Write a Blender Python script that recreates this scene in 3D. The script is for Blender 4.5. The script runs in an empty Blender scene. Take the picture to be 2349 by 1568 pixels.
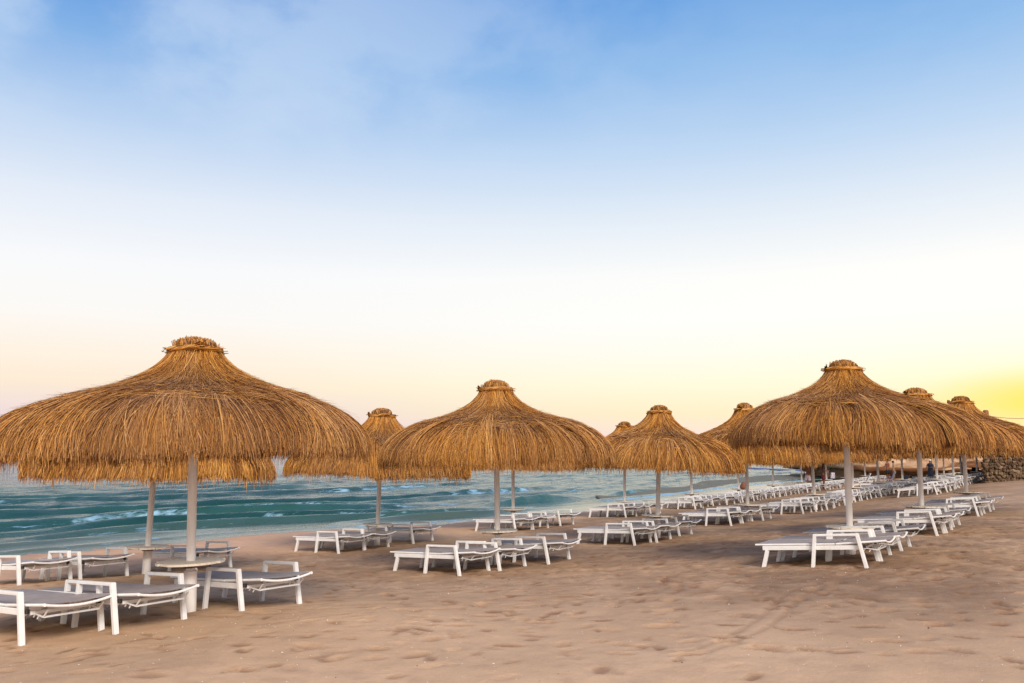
import bpy, bmesh, math, random
import numpy as np
from mathutils import Vector, Matrix

# ------------------------------------------------------------------ camera
scn = bpy.context.scene
COL = scn.collection
PITCH = math.atan(256 / 1950)
cam_d = bpy.data.cameras.new("Camera"); cam = bpy.data.objects.new("Camera", cam_d); COL.objects.link(cam)
cam_d.sensor_width = 36.0; cam_d.lens = 1950 / 2349 * 36
cam_d.clip_start = 0.05; cam_d.clip_end = 9000
cam.location = (0, 0, 1.8); cam.rotation_euler = (math.pi / 2 + PITCH, 0, 0)
scn.camera = cam
scn.view_settings.view_transform = 'Standard'; scn.view_settings.look = 'None'
scn.view_settings.exposure = 0.0; scn.view_settings.gamma = 1.0
scn.cycles.use_denoising = True; scn.cycles.use_adaptive_sampling = False; scn.cycles.max_bounces = 6; scn.cycles.diffuse_bounces = 3; scn.cycles.glossy_bounces = 3

def lin(r, g, b, k=1.0):
    f = lambda c: (c / 12.92 if c <= .04045 else ((c + .055) / 1.055) ** 2.4)
    return (f(r / 255) * k, f(g / 255) * k, f(b / 255) * k, 1)

# ------------------------------------------------------------------ sky
SUN_AZ = math.radians(33.5)      # to the right of the view axis
SUN_EL = math.radians(3.0)
world = bpy.data.worlds.new("World"); scn.world = world; world.use_nodes = True
nt = world.node_tree; nt.nodes.clear()
def N(tree, typ, **kw):
    n = tree.nodes.new(typ)
    for k, v in kw.items(): setattr(n, k, v)
    return n
def mathn(tree, op, a, b=None, c=None, clamp=False):
    n = tree.nodes.new('ShaderNodeMath'); n.operation = op; n.use_clamp = clamp
    for i, v in enumerate((a, b, c)):
        if v is None: continue
        if isinstance(v, (int, float)): n.inputs[i].default_value = v
        else: tree.links.new(v, n.inputs[i])
    return n.outputs[0]
def mixc(tree, f, a, b, mode='MIX'):
    n = tree.nodes.new('ShaderNodeMix'); n.data_type = 'RGBA'; n.blend_type = mode
    for s, v in ((n.inputs[0], f), (n.inputs[6], a), (n.inputs[7], b)):
        if isinstance(v, (int, float)): s.default_value = v
        elif isinstance(v, tuple): s.default_value = v
        else: tree.links.new(v, s)
    return n.outputs[2]
def ramp(tree, fac, stops, interp='LINEAR'):
    n = tree.nodes.new('ShaderNodeValToRGB'); cr = n.color_ramp; cr.interpolation = interp
    while len(cr.elements) > 1: cr.elements.remove(cr.elements[-1])
    cr.elements[0].position = stops[0][0]; cr.elements[0].color = stops[0][1]
    for p, c in stops[1:]:
        e = cr.elements.new(p); e.color = c
    tree.links.new(fac, n.inputs[0]); return n.outputs[0]
def mapr(tree, v, a, b, c=0., d=1., smooth=True):
    n = tree.nodes.new('ShaderNodeMapRange'); n.interpolation_type = 'SMOOTHSTEP' if smooth else 'LINEAR'
    tree.links.new(v, n.inputs[0])
    for i, x in zip((1, 2, 3, 4), (a, b, c, d)): n.inputs[i].default_value = x
    return n.outputs[0]
tc = N(nt, 'ShaderNodeTexCoord'); vec = tc.outputs['Generated']
sep = N(nt, 'ShaderNodeSeparateXYZ'); nt.links.new(vec, sep.inputs[0])
X, Y, Z = sep.outputs
Zc = mathn(nt, 'MAXIMUM', Z, 0.0)
left = ramp(nt, Zc, [(0, lin(208, 200, 214)), (.035, lin(238, 218, 222)), (.075, lin(253, 235, 213)), (.105, lin(254, 242, 226)), (.15, lin(252, 249, 246)),
    (.20, lin(248, 249, 251)), (.27, lin(228, 236, 248)), (.34, lin(190, 213, 242)), (.42, lin(132, 178, 231)), (.50, lin(74, 141, 217)), (.62, lin(85, 142, 214)), (1, lin(84, 132, 205))])
right = ramp(nt, Zc, [(0, lin(240, 224, 214)), (.02, lin(250, 228, 216)), (.045, lin(255, 238, 200)), (.08, lin(255, 250, 222)), (.115, lin(254, 252, 240)), (.15, lin(253, 253, 250)),
    (.20, lin(252, 252, 250)), (.27, lin(226, 236, 247)), (.34, lin(190, 215, 243)), (.42, lin(143, 188, 235)), (.50, lin(98, 160, 226)), (.62, lin(86, 142, 214)), (1, lin(84, 132, 205))])
sd = (math.sin(SUN_AZ) * math.cos(SUN_EL), math.cos(SUN_AZ) * math.cos(SUN_EL), math.sin(SUN_EL))
dotn = N(nt, 'ShaderNodeVectorMath', operation='DOT_PRODUCT'); nt.links.new(vec, dotn.inputs[0]); dotn.inputs[1].default_value = sd
side = mapr(nt, dotn.outputs['Value'], math.cos(math.radians(55)), math.cos(math.radians(14)))
skyc = mixc(nt, side, left, right)
# warm glow hugging the horizon round the sun (flattened ellipse)
dz = mathn(nt, 'MULTIPLY', mathn(nt, 'SUBTRACT', Z, math.sin(math.radians(3.2))), 4.0)
ang = mathn(nt, 'SQRT', mathn(nt, 'MAXIMUM', mathn(nt, 'ADD', mathn(nt, 'MULTIPLY', dz, dz), mathn(nt, 'SUBTRACT', 1.0, mathn(nt, 'POWER', mathn(nt, 'ADD', mathn(nt, 'MULTIPLY', X, sd[0] / math.cos(SUN_EL)), mathn(nt, 'MULTIPLY', Y, sd[1] / math.cos(SUN_EL))), 2))), 0))
glow1 = mapr(nt, ang, .30, .04)
glow2 = mapr(nt, ang, .19, .02)
front = mathn(nt, 'GREATER_THAN', dotn.outputs['Value'], 0.5)
skyc = mixc(nt, mathn(nt, 'MULTIPLY', mathn(nt, 'MULTIPLY', glow1, front), .14), skyc, lin(255, 243, 130))
skyc = mixc(nt, mathn(nt, 'MULTIPLY', mathn(nt, 'MULTIPLY', glow2, front), .88), skyc, lin(255, 228, 48))
# faint wispy cloud in the blue
mp = N(nt, 'ShaderNodeMapping'); nt.links.new(vec, mp.inputs[0]); mp.inputs['Scale'].default_value = (1.9, 1.9, 3.2); mp.inputs['Location'].default_value = (1.4, .2, .9)
nz = N(nt, 'ShaderNodeTexNoise'); nt.links.new(mp.outputs[0], nz.inputs[0]); nz.inputs['Scale'].default_value = 2.3; nz.inputs['Detail'].default_value = 9; nz.inputs['Roughness'].default_value = .55; nz.inputs['Distortion'].default_value = .1
cl = mapr(nt, nz.outputs[0], .38, .64)
clm = mathn(nt, 'MULTIPLY', cl, mapr(nt, Z, .24, .40))
clm = mathn(nt, 'MULTIPLY', clm, mapr(nt, X, .3, -.3, .2, 1.))
skyc = mixc(nt, mathn(nt, 'MULTIPLY', clm, .55), skyc, lin(208, 225, 246))
# physical sky added faintly on top
sk = N(nt, 'ShaderNodeTexSky'); sk.sky_type = 'NISHITA'; sk.sun_disc = False
sk.sun_elevation = SUN_EL; sk.sun_rotation = SUN_AZ; sk.air_density = 1; sk.dust_density = .6
bg1 = N(nt, 'ShaderNodeBackground'); skyc = mixc(nt, mapr(nt, Y, .05, -.5), skyc, lin(255, 240, 230)); nt.links.new(skyc, bg1.inputs[0])
# the twilight sky behind the viewer is brighter
bk = mapr(nt, mathn(nt, 'ADD', mathn(nt, 'MULTIPLY', Y, -.8), mathn(nt, 'MULTIPLY', Z, .6)), .15, .8, 1.0, 1.1)
nt.links.new(bk, bg1.inputs[1])
bg2 = N(nt, 'ShaderNodeBackground'); nt.links.new(sk.outputs[0], bg2.inputs[0]); bg2.inputs[1].default_value = .004
add = N(nt, 'ShaderNodeAddShader'); nt.links.new(bg1.outputs[0], add.inputs[0]); nt.links.new(bg2.outputs[0], add.inputs[1])
wo = N(nt, 'ShaderNodeOutputWorld'); nt.links.new(add.outputs[0], wo.inputs[0])

sun_d = bpy.data.lights.new("Sun", 'SUN'); sun_d.energy = 3.3; sun_d.angle = math.radians(24); sun_d.color = (1, .92, .83)
sun = bpy.data.objects.new("Sun", sun_d); COL.objects.link(sun)
def aim_sun(az, el):
    d = Vector((math.sin(az) * math.cos(el), math.cos(az) * math.cos(el), math.sin(el)))
    sun.rotation_euler = d.to_track_quat('Z', 'Y').to_euler()
aim_sun(math.radians(160), math.radians(35))

# ------------------------------------------------------------------ helpers
UN = np.array([.819, -.573]); US = np.array([.573, .819])
def ns(n, s): return n * UN[0] + s * US[0], n * UN[1] + s * US[1]
def to_ns(x, y): return x * UN[0] + y * UN[1], x * US[0] + y * US[1]
def sstep(x, a, b):
    t = np.clip((np.asarray(x, float) - a) / (b - a), 0, 1); return t * t * (3 - 2 * t)
_perm = np.random.RandomState(5).rand(512, 512)
def vnoise(x, y, seed=0):
    x = np.asarray(x, float) + seed * 37.7; y = np.asarray(y, float) + seed * 91.3
    xi = np.floor(x).astype(int); yi = np.floor(y).astype(int); fx = x - xi; fy = y - yi
    fx = fx * fx * (3 - 2 * fx); fy = fy * fy * (3 - 2 * fy)
    g = lambda a, b: _perm[a & 511, b & 511]
    return ((g(xi, yi) * (1 - fx) + g(xi + 1, yi) * fx) * (1 - fy) + (g(xi, yi + 1) * (1 - fx) + g(xi + 1, yi + 1) * fx) * fy) * 2 - 1
def fbm(x, y, o=4, seed=0, g=.5):
    a = 1; t = 0; s = 0
    for i in range(o):
        t = t + a * vnoise(x * 2 ** i, y * 2 ** i, seed + i); s += a; a *= g
    return t / s

PN = np.array([-400, -60, -30, -24, -22.5, -18, -14.2, -8.7, -5.5, -4.1, -2.7, 0, 4, 12, 60, 400.])
PZ = np.array([-6, -3.2, -1.35, -.86, -.72, -.56, -.43, -.21, -.0, .12, .21, .26, .28, .35, .8, 2.0])
def terrain(x, y):
    n, s = to_ns(np.asarray(x, float), np.asarray(y, float))
    # shoreline wanders: shift the profile across the beach
    sh = 3.6 * sstep(s, 16, 30) - 2.2 * sstep(s, 45, 75) + 2 * sstep(s, 75, 110)
    k = sstep(-n, 15, 20)
    z = np.interp(n - sh * k, PN, PZ)
    z = z + .2 * np.exp(-((s - 5.5) / 4.5) ** 2) * sstep(-n, 3, 7) * sstep(n, -19, -13)
    z = z + .10 * sstep(s, 26, 44) * sstep(n, -13, -8) + .24 * sstep(s, 28, 46) * sstep(n, -9, -4.5)
    return z
def T(x, y): return float(terrain(x, y))

def obj(name, me, parent=None, mat=None):
    o = bpy.data.objects.new(name, me); COL.objects.link(o)
    if mat and len(me.materials) == 0: me.materials.append(mat)
    if parent: o.parent = parent
    return o
def tag(o, label=None, cat=None, group=None, kind=None):
    if label: o['label'] = label
    if cat: o['category'] = cat
    if group: o['group'] = group
    if kind: o['kind'] = kind
    return o
def empty(name, loc, rz=0):
    o = bpy.data.objects.new(name, None); COL.objects.link(o); o.location = loc; o.rotation_euler = (0, 0, rz)
    o.empty_display_size = .1
    return o
def np_mesh(name, verts, quads, attrs=None, smooth=True):
    me = bpy.data.meshes.new(name)
    verts = np.asarray(verts, np.float32); quads = np.asarray(quads, np.int32)
    me.vertices.add(len(verts)); me.vertices.foreach_set('co', verts.ravel())
    k = quads.shape[1]
    me.loops.add(quads.size); me.loops.foreach_set('vertex_index', quads.ravel())
    me.polygons.add(len(quads)); me.polygons.foreach_set('loop_start', np.arange(0, quads.size, k, dtype=np.int32))
    me.polygons.foreach_set('use_smooth', np.full(len(quads), smooth))
    for an, av in (attrs or {}).items():
        a = me.attributes.new(an, 'FLOAT', 'POINT'); a.data.foreach_set('value', np.asarray(av, np.float32).ravel())
    me.update(calc_edges=True); return me
def grid_mesh(name, XX, YY, ZZ, attrs=None):
    h, w = XX.shape
    v = np.stack([XX, YY, ZZ], -1).reshape(-1, 3)
    i = np.arange(h * w).reshape(h, w)
    q = np.stack([i[:-1, :-1], i[:-1, 1:], i[1:, 1:], i[1:, :-1]], -1).reshape(-1, 4)
    return np_mesh(name, v, q, attrs)
class MB:
    def __init__(s): s.bm = bmesh.new()
    def box(s, c, d, rot=None, bev=0):
        r = bmesh.ops.create_cube(s.bm, size=1); vs = r['verts']
        M = Matrix.Translation(Vector(c)) @ (rot.to_4x4() if rot else Matrix()) @ Matrix.Diagonal((*d, 1))
        bmesh.ops.transform(s.bm, matrix=M, verts=vs)
        if bev:
            es = list({e for v in vs for e in v.link_edges})
            bmesh.ops.bevel(s.bm, geom=es, offset=bev, segments=1, affect='EDGES', profile=.5)
        return s
    def bar(s, a, b, w, h, up=(0, 0, 1), bev=.004):
        a = Vector(a); b = Vector(b); d = b - a; x = d.normalized(); u = Vector(up)
        y = u.cross(x).normalized(); z = x.cross(y)
        R = Matrix((x, y, z)).transposed()
        return s.box((a + b) / 2, (d.length, w, h), R, bev)
    def tube(s, pts, r, seg=8, caps=True):
        pts = [Vector(p) for p in pts]; rr = r if isinstance(r, (list, tuple)) else [r] * len(pts); rings = []
        for i, p in enumerate(pts):
            d = (pts[min(i + 1, len(pts) - 1)] - pts[max(i - 1, 0)]).normalized()
            ref = Vector((0, 0, 1)) if abs(d.z) < .9 else Vector((1, 0, 0))
            a = d.cross(ref).normalized(); b = d.cross(a)
            rings.append([s.bm.verts.new(p + (a * math.cos(2 * math.pi * k / seg) + b * math.sin(2 * math.pi * k / seg)) * rr[i]) for k in range(seg)])
        for A, B in zip(rings, rings[1:]):
            for k in range(seg): s.bm.faces.new((A[k], A[(k + 1) % seg], B[(k + 1) % seg], B[k]))
        if caps:
            s.bm.faces.new(rings[0][::-1]); s.bm.faces.new(rings[-1])
        return s
    def lathe(s, prof, seg=24, c=(0, 0)):
        rings = [[s.bm.verts.new((c[0] + r * math.cos(2 * math.pi * k / seg), c[1] + r * math.sin(2 * math.pi * k / seg), z)) for k in range(seg)] for r, z in prof]
        for A, B in zip(rings, rings[1:]):
            for k in range(seg): s.bm.faces.new((A[k], A[(k + 1) % seg], B[(k + 1) % seg], B[k]))
        if prof[0][0] > 0.001: s.bm.faces.new(rings[0][::-1])
        if prof[-1][0] > 0.001: s.bm.faces.new(rings[-1])
        return s
    def mesh(s, name, mat, smooth=None):
        bmesh.ops.recalc_face_normals(s.bm, faces=s.bm.faces)
        me = bpy.data.meshes.new(name); s.bm.to_mesh(me); s.bm.free()
        if mat: me.materials.append(mat)
        if smooth:
            for p in me.polygons: p.use_smooth = True
            try: me.set_sharp_from_angle(angle=math.radians(40))
            except Exception: pass
        return me
def children(o): return [c for c in bpy.data.objects if c.parent == o]
TREE = {}
def copy_tree(o, parent=None):
    c = o.copy(); COL.objects.link(c)
    if parent: c.parent = parent
    kids = TREE.get(o.name)
    if kids is None: kids = TREE[o.name] = [k.name for k in o.children]
    for ch in kids: copy_tree(bpy.data.objects[ch], c)
    return c

# ------------------------------------------------------------------ materials
def newmat(name):
    m = bpy.data.materials.new(name); m.use_nodes = True; t = m.node_tree
    p = t.nodes['Principled BSDF']; return m, t, p
def noise(t, scale, detail=4, rough=.5, vec=None, dist=0):
    n = N(t, 'ShaderNodeTexNoise'); n.inputs['Scale'].default_value = scale; n.inputs['Detail'].default_value = detail
    n.inputs['Roughness'].default_value = rough; n.inputs['Distortion'].default_value = dist
    if vec is not None: t.links.new(vec, n.inputs[0])
    return n.outputs[0]
def objco(t, scale=(1, 1, 1), rot=(0, 0, 0), kind='Object'):
    c = N(t, 'ShaderNodeTexCoord'); m = N(t, 'ShaderNodeMapping'); t.links.new(c.outputs[kind], m.inputs[0])
    m.inputs['Scale'].default_value = scale; m.inputs['Rotation'].default_value = rot; return m.outputs[0]
def bump(t, p, h, strength, dist, prev=None):
    b = N(t, 'ShaderNodeBump'); b.inputs['Strength'].default_value = strength; b.inputs['Distance'].default_value = dist
    t.links.new(h, b.inputs['Height'])
    if prev is not None: t.links.new(prev, b.inputs['Normal'])
    t.links.new(b.outputs[0], p.inputs['Normal']); return b.outputs[0]
def attr(t, name):
    a = N(t, 'ShaderNodeAttribute'); a.attribute_name = name; return a.outputs['Fac']
def simple(name, col, rough=.5, var=.0, nscale=8, spec=.5, metal=0, stretch=(1, 1, 1), bmp=0):
    m, t, p = newmat(name); p.inputs['Roughness'].default_value = rough; p.inputs['Metallic'].default_value = metal
    p.inputs['Specular IOR Level'].default_value = spec
    if var:
        co = objco(t, stretch); f = noise(t, nscale, 6, .6, co)
        a = tuple(c * (1 - var) for c in col) + (1,); b = tuple(min(1, c * (1 + var)) for c in col) + (1,)
        t.links.new(mixc(t, mapr(t, f, .3, .7), a, b), p.inputs['Base Color'])
        if bmp: bump(t, p, f, .6, bmp)
    else: p.inputs['Base Color'].default_value = (*col, 1)
    return m

# straw: colour per strand
m_straw, t, p = newmat('straw')
tone = attr(t, 'tone'); hue = attr(t, 'hue')
c1 = ramp(t, tone, [(0, (.12, .040, .006, 1)), (.3, (.30, .110, .013, 1)), (.62, (.52, .222, .028, 1)), (1, (.70, .37, .075, 1))])
c2 = ramp(t, tone, [(0, (.10, .042, .016, 1)), (.4, (.27, .135, .058, 1)), (.75, (.42, .235, .115, 1)), (1, (.58, .36, .19, 1))])
t.links.new(mixc(t, hue, c1, c2), p.inputs['Base Color'])
p.inputs['Roughness'].default_value = .55; p.inputs['Specular IOR Level'].default_value = .3
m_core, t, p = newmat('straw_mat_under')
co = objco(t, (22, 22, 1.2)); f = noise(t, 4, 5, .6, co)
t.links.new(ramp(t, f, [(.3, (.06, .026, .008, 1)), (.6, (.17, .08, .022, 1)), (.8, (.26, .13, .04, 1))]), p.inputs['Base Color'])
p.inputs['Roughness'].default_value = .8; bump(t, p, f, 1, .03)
# white powder coated metal with a little grime
m_white, t, p = newmat('white_metal')
f = noise(t, 9, 6, .65, objco(t)); f2 = noise(t, 60, 3, .5, objco(t, (1, 1, .3)))
b0 = mixc(t, mapr(t, f, .35, .75), (.84, .84, .84, 1), (.76, .75, .74, 1))
t.links.new(mixc(t, mapr(t, f2, .62, .8, 0, .35), b0, (.55, .48, .40, 1)), p.inputs['Base Color'])
p.inputs['Roughness'].default_value = .38
m_pole, t, p = newmat('pole_paint')
f = noise(t, 7, 7, .7, objco(t, (3, 3, .5)))
t.links.new(ramp(t, f, [(.3, (.82, .74, .69, 1)), (.5, (.92, .88, .85, 1)), (.7, (.93, .91, .89, 1))]), p.inputs['Base Color'])
p.inputs['Roughness'].default_value = .42; bump(t, p, f, .3, .004)
m_sling, t, p = newmat('grey_sling')
wv = N(t, 'ShaderNodeTexWave'); wv.inputs['Scale'].default_value = 90; t.links.new(objco(t), wv.inputs[0])
f = noise(t, 6, 5, .6, objco(t))
t.links.new(mixc(t, mapr(t, f, .3, .75), (.31, .272, .278, 1), (.39, .345, .35, 1)), p.inputs['Base Color'])
p.inputs['Roughness'].default_value = .62; bump(t, p, wv.outputs[1], .25, .001)
m_table, t, p = newmat('table_wood')
f = noise(t, 5, 7, .65, objco(t, (1.5, 12, 1), (0, 0, .5)))
t.links.new(ramp(t, f, [(.25, (.70, .55, .40, 1)), (.5, (.88, .78, .64, 1)), (.75, (.92, .86, .76, 1))]), p.inputs['Base Color'])
p.inputs['Roughness'].default_value = .6; bump(t, p, f, .4, .003)
m_black = simple('black_plastic', (.012, .012, .014), .45)
m_wood = simple('brown_wood', (.22, .085, .03), .7, .35, 5, stretch=(8, 8, 1), bmp=.01)
m_rope = simple('rope', (.42, .33, .22), .8, .2, 30)
# rubble / cliff
m_rub, t, p = newmat('rubble_stone')
oc = objco(t)
vo = N(t, 'ShaderNodeTexVoronoi'); vo.inputs['Scale'].default_value = 3; t.links.new(oc, vo.inputs[0])
f = noise(t, 7, 6, .65, oc); f3 = attr(t, 'tone')
b0 = ramp(t, f3, [(0, (.05, .030, .016, 1)), (.35, (.12, .075, .040, 1)), (.7, (.19, .125, .072, 1)), (1, (.28, .20, .13, 1))])
t.links.new(mixc(t, mapr(t, f, .35, .7, 0, .6), b0, (.16, .095, .055, 1)), p.inputs['Base Color'])
p.inputs['Roughness'].default_value = .9; bump(t, p, f, .8, .05)
m_cliff, t, p = newmat('cliff_rock')
oc = objco(t, (1, 1, 2.5)); f = noise(t, .6, 9, .65, oc, .4)
t.links.new(ramp(t, f, [(.3, (.20, .11, .065, 1)), (.45, (.42, .265, .16, 1)), (.6, (.56, .37, .235, 1)), (.75, (.64, .45, .30, 1))]), p.inputs['Base Color'])
p.inputs['Roughness'].default_value = .95; bump(t, p, f, 1, .4)

# sand
m_sand, t, p = newmat('sand')
gc = objco(t, kind='Object')
f1 = noise(t, .35, 6, .6, gc); f2 = noise(t, 3.0, 8, .65, gc); f3 = noise(t, 170, 3, .6, gc); f4 = noise(t, 28, 5, .7, gc)
base = mixc(t, mapr(t, f1, .35, .68), (.60, .395, .245, 1), (.49, .315, .19, 1))
base = mixc(t, mapr(t, f2, .42, .75, 0, .55), base, (.36, .225, .145, 1))
base = mixc(t, mapr(t, f3, .5, .8, 0, .32), base, (.25, .15, .09, 1))
base = mixc(t, mapr(t, f3, .45, .25, 0, .25), base, (.68, .52, .39, 1))
base = mixc(t, mathn(t, 'MULTIPLY', attr(t, 'row_shade'), mapr(t, noise(t, 1.3, 6, .65, gc), .3, .62, .35, 1.)), base, (.225, .135, .082, 1))  # shade along the parasol rows, painted into the sand colour
base = mixc(t, mathn(t, 'MULTIPLY', attr(t, 'damp_shade'), .9), base, (.215, .105, .052, 1))  # damp brown of the dents, deepened with shade painted into the colour
base = mixc(t, attr(t, 'wet'), base, (.145, .085, .052, 1))
base = mixc(t, mathn(t, 'MULTIPLY', attr(t, 'red'), .4), base, (.50, .27, .175, 1))
v = N(t, 'ShaderNodeTexVoronoi'); v.inputs['Scale'].default_value = 9; t.links.new(gc, v.inputs[0])
sp = mathn(t, 'MULTIPLY', mapr(t, v.outputs['Distance'], .06, .03), mathn(t, 'GREATER_THAN', noise(t, 1.2, 5, .7, gc), .57))
base = mixc(t, mathn(t, 'MULTIPLY', sp, .25), base, (.74, .66, .55, 1))
t.links.new(base, p.inputs['Base Color'])
rr = mixc(t, attr(t, 'wet'), (.9, .9, .9, 1), (.3, .3, .3, 1)); t.links.new(rr, p.inputs['Roughness'])
p.inputs['Specular IOR Level'].default_value = .25
b1 = bump(t, p, f4, .55, .02); bump(t, p, f3, .5, .006, b1)

# sea
m_sea, t, p = newmat('sea_water')
gc = objco(t, (1, 1, 1), (0, 0, 0)); gr = objco(t, (.38, 1.5, 1), (0, 0, math.radians(-55)))
gr2 = N(t, 'ShaderNodeMapping'); t.links.new(gc, gr2.inputs[0]); gr2.inputs['Rotation'].default_value = (0, 0, math.radians(-55))
gr3 = N(t, 'ShaderNodeMapping'); t.links.new(gr2.outputs[0], gr3.inputs[0]); gr3.inputs['Scale'].default_value = (.38, 1.5, 1)
g2 = gr3.outputs[0]
n1 = noise(t, .8, 7, .65, g2, .4); n2 = noise(t, 3.2, 6, .65, g2, .3); n3 = noise(t, .12, 5, .6, g2, .4)
foam = attr(t, 'foam'); shal = attr(t, 'shallow'); lag = attr(t, 'lagoon')
b0 = mixc(t, mapr(t, n3, .38, .62), (.008, .048, .040, 1), (.026, .092, .078, 1))
b0 = mixc(t, shal, b0, (.13, .135, .075, 1))
b0 = mixc(t, mathn(t, 'MULTIPLY', lag, .9), b0, (.012, .075, .060, 1))
fm = mathn(t, 'ADD', foam, mathn(t, 'MULTIPLY', mathn(t, 'SUBTRACT', n2, .5), 1.3))
fmk = mathn(t, 'MULTIPLY', mapr(t, fm, .30, .62), mathn(t, 'GREATER_THAN', foam, .02))
b0 = mixc(t, fmk, b0, (.27, .46, .60, 1))
t.links.new(b0, p.inputs['Base Color'])
t.links.new(mixc(t, fmk, (.09, .09, .09, 1), (.8, .8, .8, 1)), p.inputs['Roughness'])
p.inputs['IOR'].default_value = 1.33
calm = mapr(t, shal, 0., .6, 1., .22)
bb = bump(t, p, mathn(t, 'MULTIPLY', n1, calm), .85, .32); bump(t, p, mathn(t, 'MULTIPLY', n2, calm), .8, .08, bb)
m_bar = None
m_bar, t, p = newmat('sandbar_sand')
f = noise(t, 1.5, 6, .6, objco(t)); t.links.new(mixc(t, mapr(t, f, .3, .7), (.105, .098, .066, 1), (.15, .135, .092, 1)), p.inputs['Base Color'])
p.inputs['Roughness'].default_value = .7

# ------------------------------------------------------------------ beach sheet
def axis(lo, hi, a, b, d, g):
    c = list(np.arange(a, b, d)); st = d; x = c[0]; L = []
    while x > lo: st *= g; x -= st; L.append(x)
    st = d; x = c[-1]; R = []
    while x < hi: st *= g; x += st; R.append(x)
    return np.array(L[::-1] + c + R)
rng = np.random.RandomState(11)
gx = axis(-900, 1600, -9, 14, .045, 1.045); gy = axis(-600, 3500, 5.2, 21, .042, 1.028)
XX, YY = np.meshgrid(gx, gy); ZZ = terrain(XX, YY)
nn, ss = to_ns(XX, YY)
near = 1 - sstep(YY, 45, 80)
ZZ = ZZ + near * (.035 * fbm(XX * .55, YY * .55, 3, 1) + .010 * fbm(XX * 2.3, YY * 2.3, 3, 7) * (.5 + 1.3 * sstep(YY, 8.5, 13)) + .006 * fbm(XX * 7, YY * 7, 2, 3) * (1 + 2 * sstep(YY, 9, 14)))
damp_shade = np.zeros_like(ZZ)
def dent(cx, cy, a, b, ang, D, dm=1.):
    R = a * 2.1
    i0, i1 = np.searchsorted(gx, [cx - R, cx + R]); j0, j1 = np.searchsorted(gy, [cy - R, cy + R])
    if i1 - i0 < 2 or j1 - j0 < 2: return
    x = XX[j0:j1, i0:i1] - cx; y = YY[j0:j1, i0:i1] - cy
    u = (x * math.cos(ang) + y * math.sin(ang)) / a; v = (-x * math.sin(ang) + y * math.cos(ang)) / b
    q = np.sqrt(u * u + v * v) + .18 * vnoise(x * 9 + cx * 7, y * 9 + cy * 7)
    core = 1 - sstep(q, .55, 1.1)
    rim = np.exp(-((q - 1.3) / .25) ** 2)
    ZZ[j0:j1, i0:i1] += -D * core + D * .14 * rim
    damp_shade[j0:j1, i0:i1] = np.maximum(damp_shade[j0:j1, i0:i1], core * dm)
# walking trails and scattered steps
def trail(x, y, ang, k, sc=1):
    for i in range(k):
        sd_ = .11 * (1 if i % 2 else -1)
        px = x + math.cos(ang) * .62 * i - math.sin(ang) * sd_; py = y + math.sin(ang) * .62 * i + math.cos(ang) * sd_
        dent(px, py, rng.uniform(.13, .19) * sc, rng.uniform(.065, .10) * sc, ang + rng.normal(0, .2), rng.uniform(.012, .032), rng.uniform(.4, 1))
        ang += rng.normal(0, .06)
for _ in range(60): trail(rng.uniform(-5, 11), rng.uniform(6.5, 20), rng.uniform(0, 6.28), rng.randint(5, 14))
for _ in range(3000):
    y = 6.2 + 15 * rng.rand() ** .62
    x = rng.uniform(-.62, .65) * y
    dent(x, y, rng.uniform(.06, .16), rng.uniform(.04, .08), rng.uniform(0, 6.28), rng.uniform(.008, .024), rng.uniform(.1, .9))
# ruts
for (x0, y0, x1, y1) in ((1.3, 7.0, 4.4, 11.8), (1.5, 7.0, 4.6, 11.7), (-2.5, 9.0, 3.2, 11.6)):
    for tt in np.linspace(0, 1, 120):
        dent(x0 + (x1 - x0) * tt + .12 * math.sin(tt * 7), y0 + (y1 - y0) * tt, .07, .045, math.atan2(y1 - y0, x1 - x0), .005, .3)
wetline = -22.5 + 3.6 * sstep(ss, 16, 30) - 2.2 * sstep(ss, 45, 75) + 2 * sstep(ss, 75, 110)
wet = 1 - sstep(nn - wetline + .5 * vnoise(ss * .6, nn * .3), .1, 1.7)
red = sstep(-nn, 14.5, 17.5)
row_shade = (sstep(nn, -16.5, -14) * (1 - sstep(nn, -2.2 + .03 * ss, .6 + .05 * ss)) * sstep(ss, 6.5, 11)) * (.75 + .25 * vnoise(nn * .5, ss * .3, 4))
beach = obj('beach_sand', grid_mesh('beach_sand', XX, YY, ZZ, {'row_shade': row_shade, 'damp_shade': damp_shade, 'wet': wet, 'red': red}), None, m_sand)
tag(beach, kind='structure')

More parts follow.
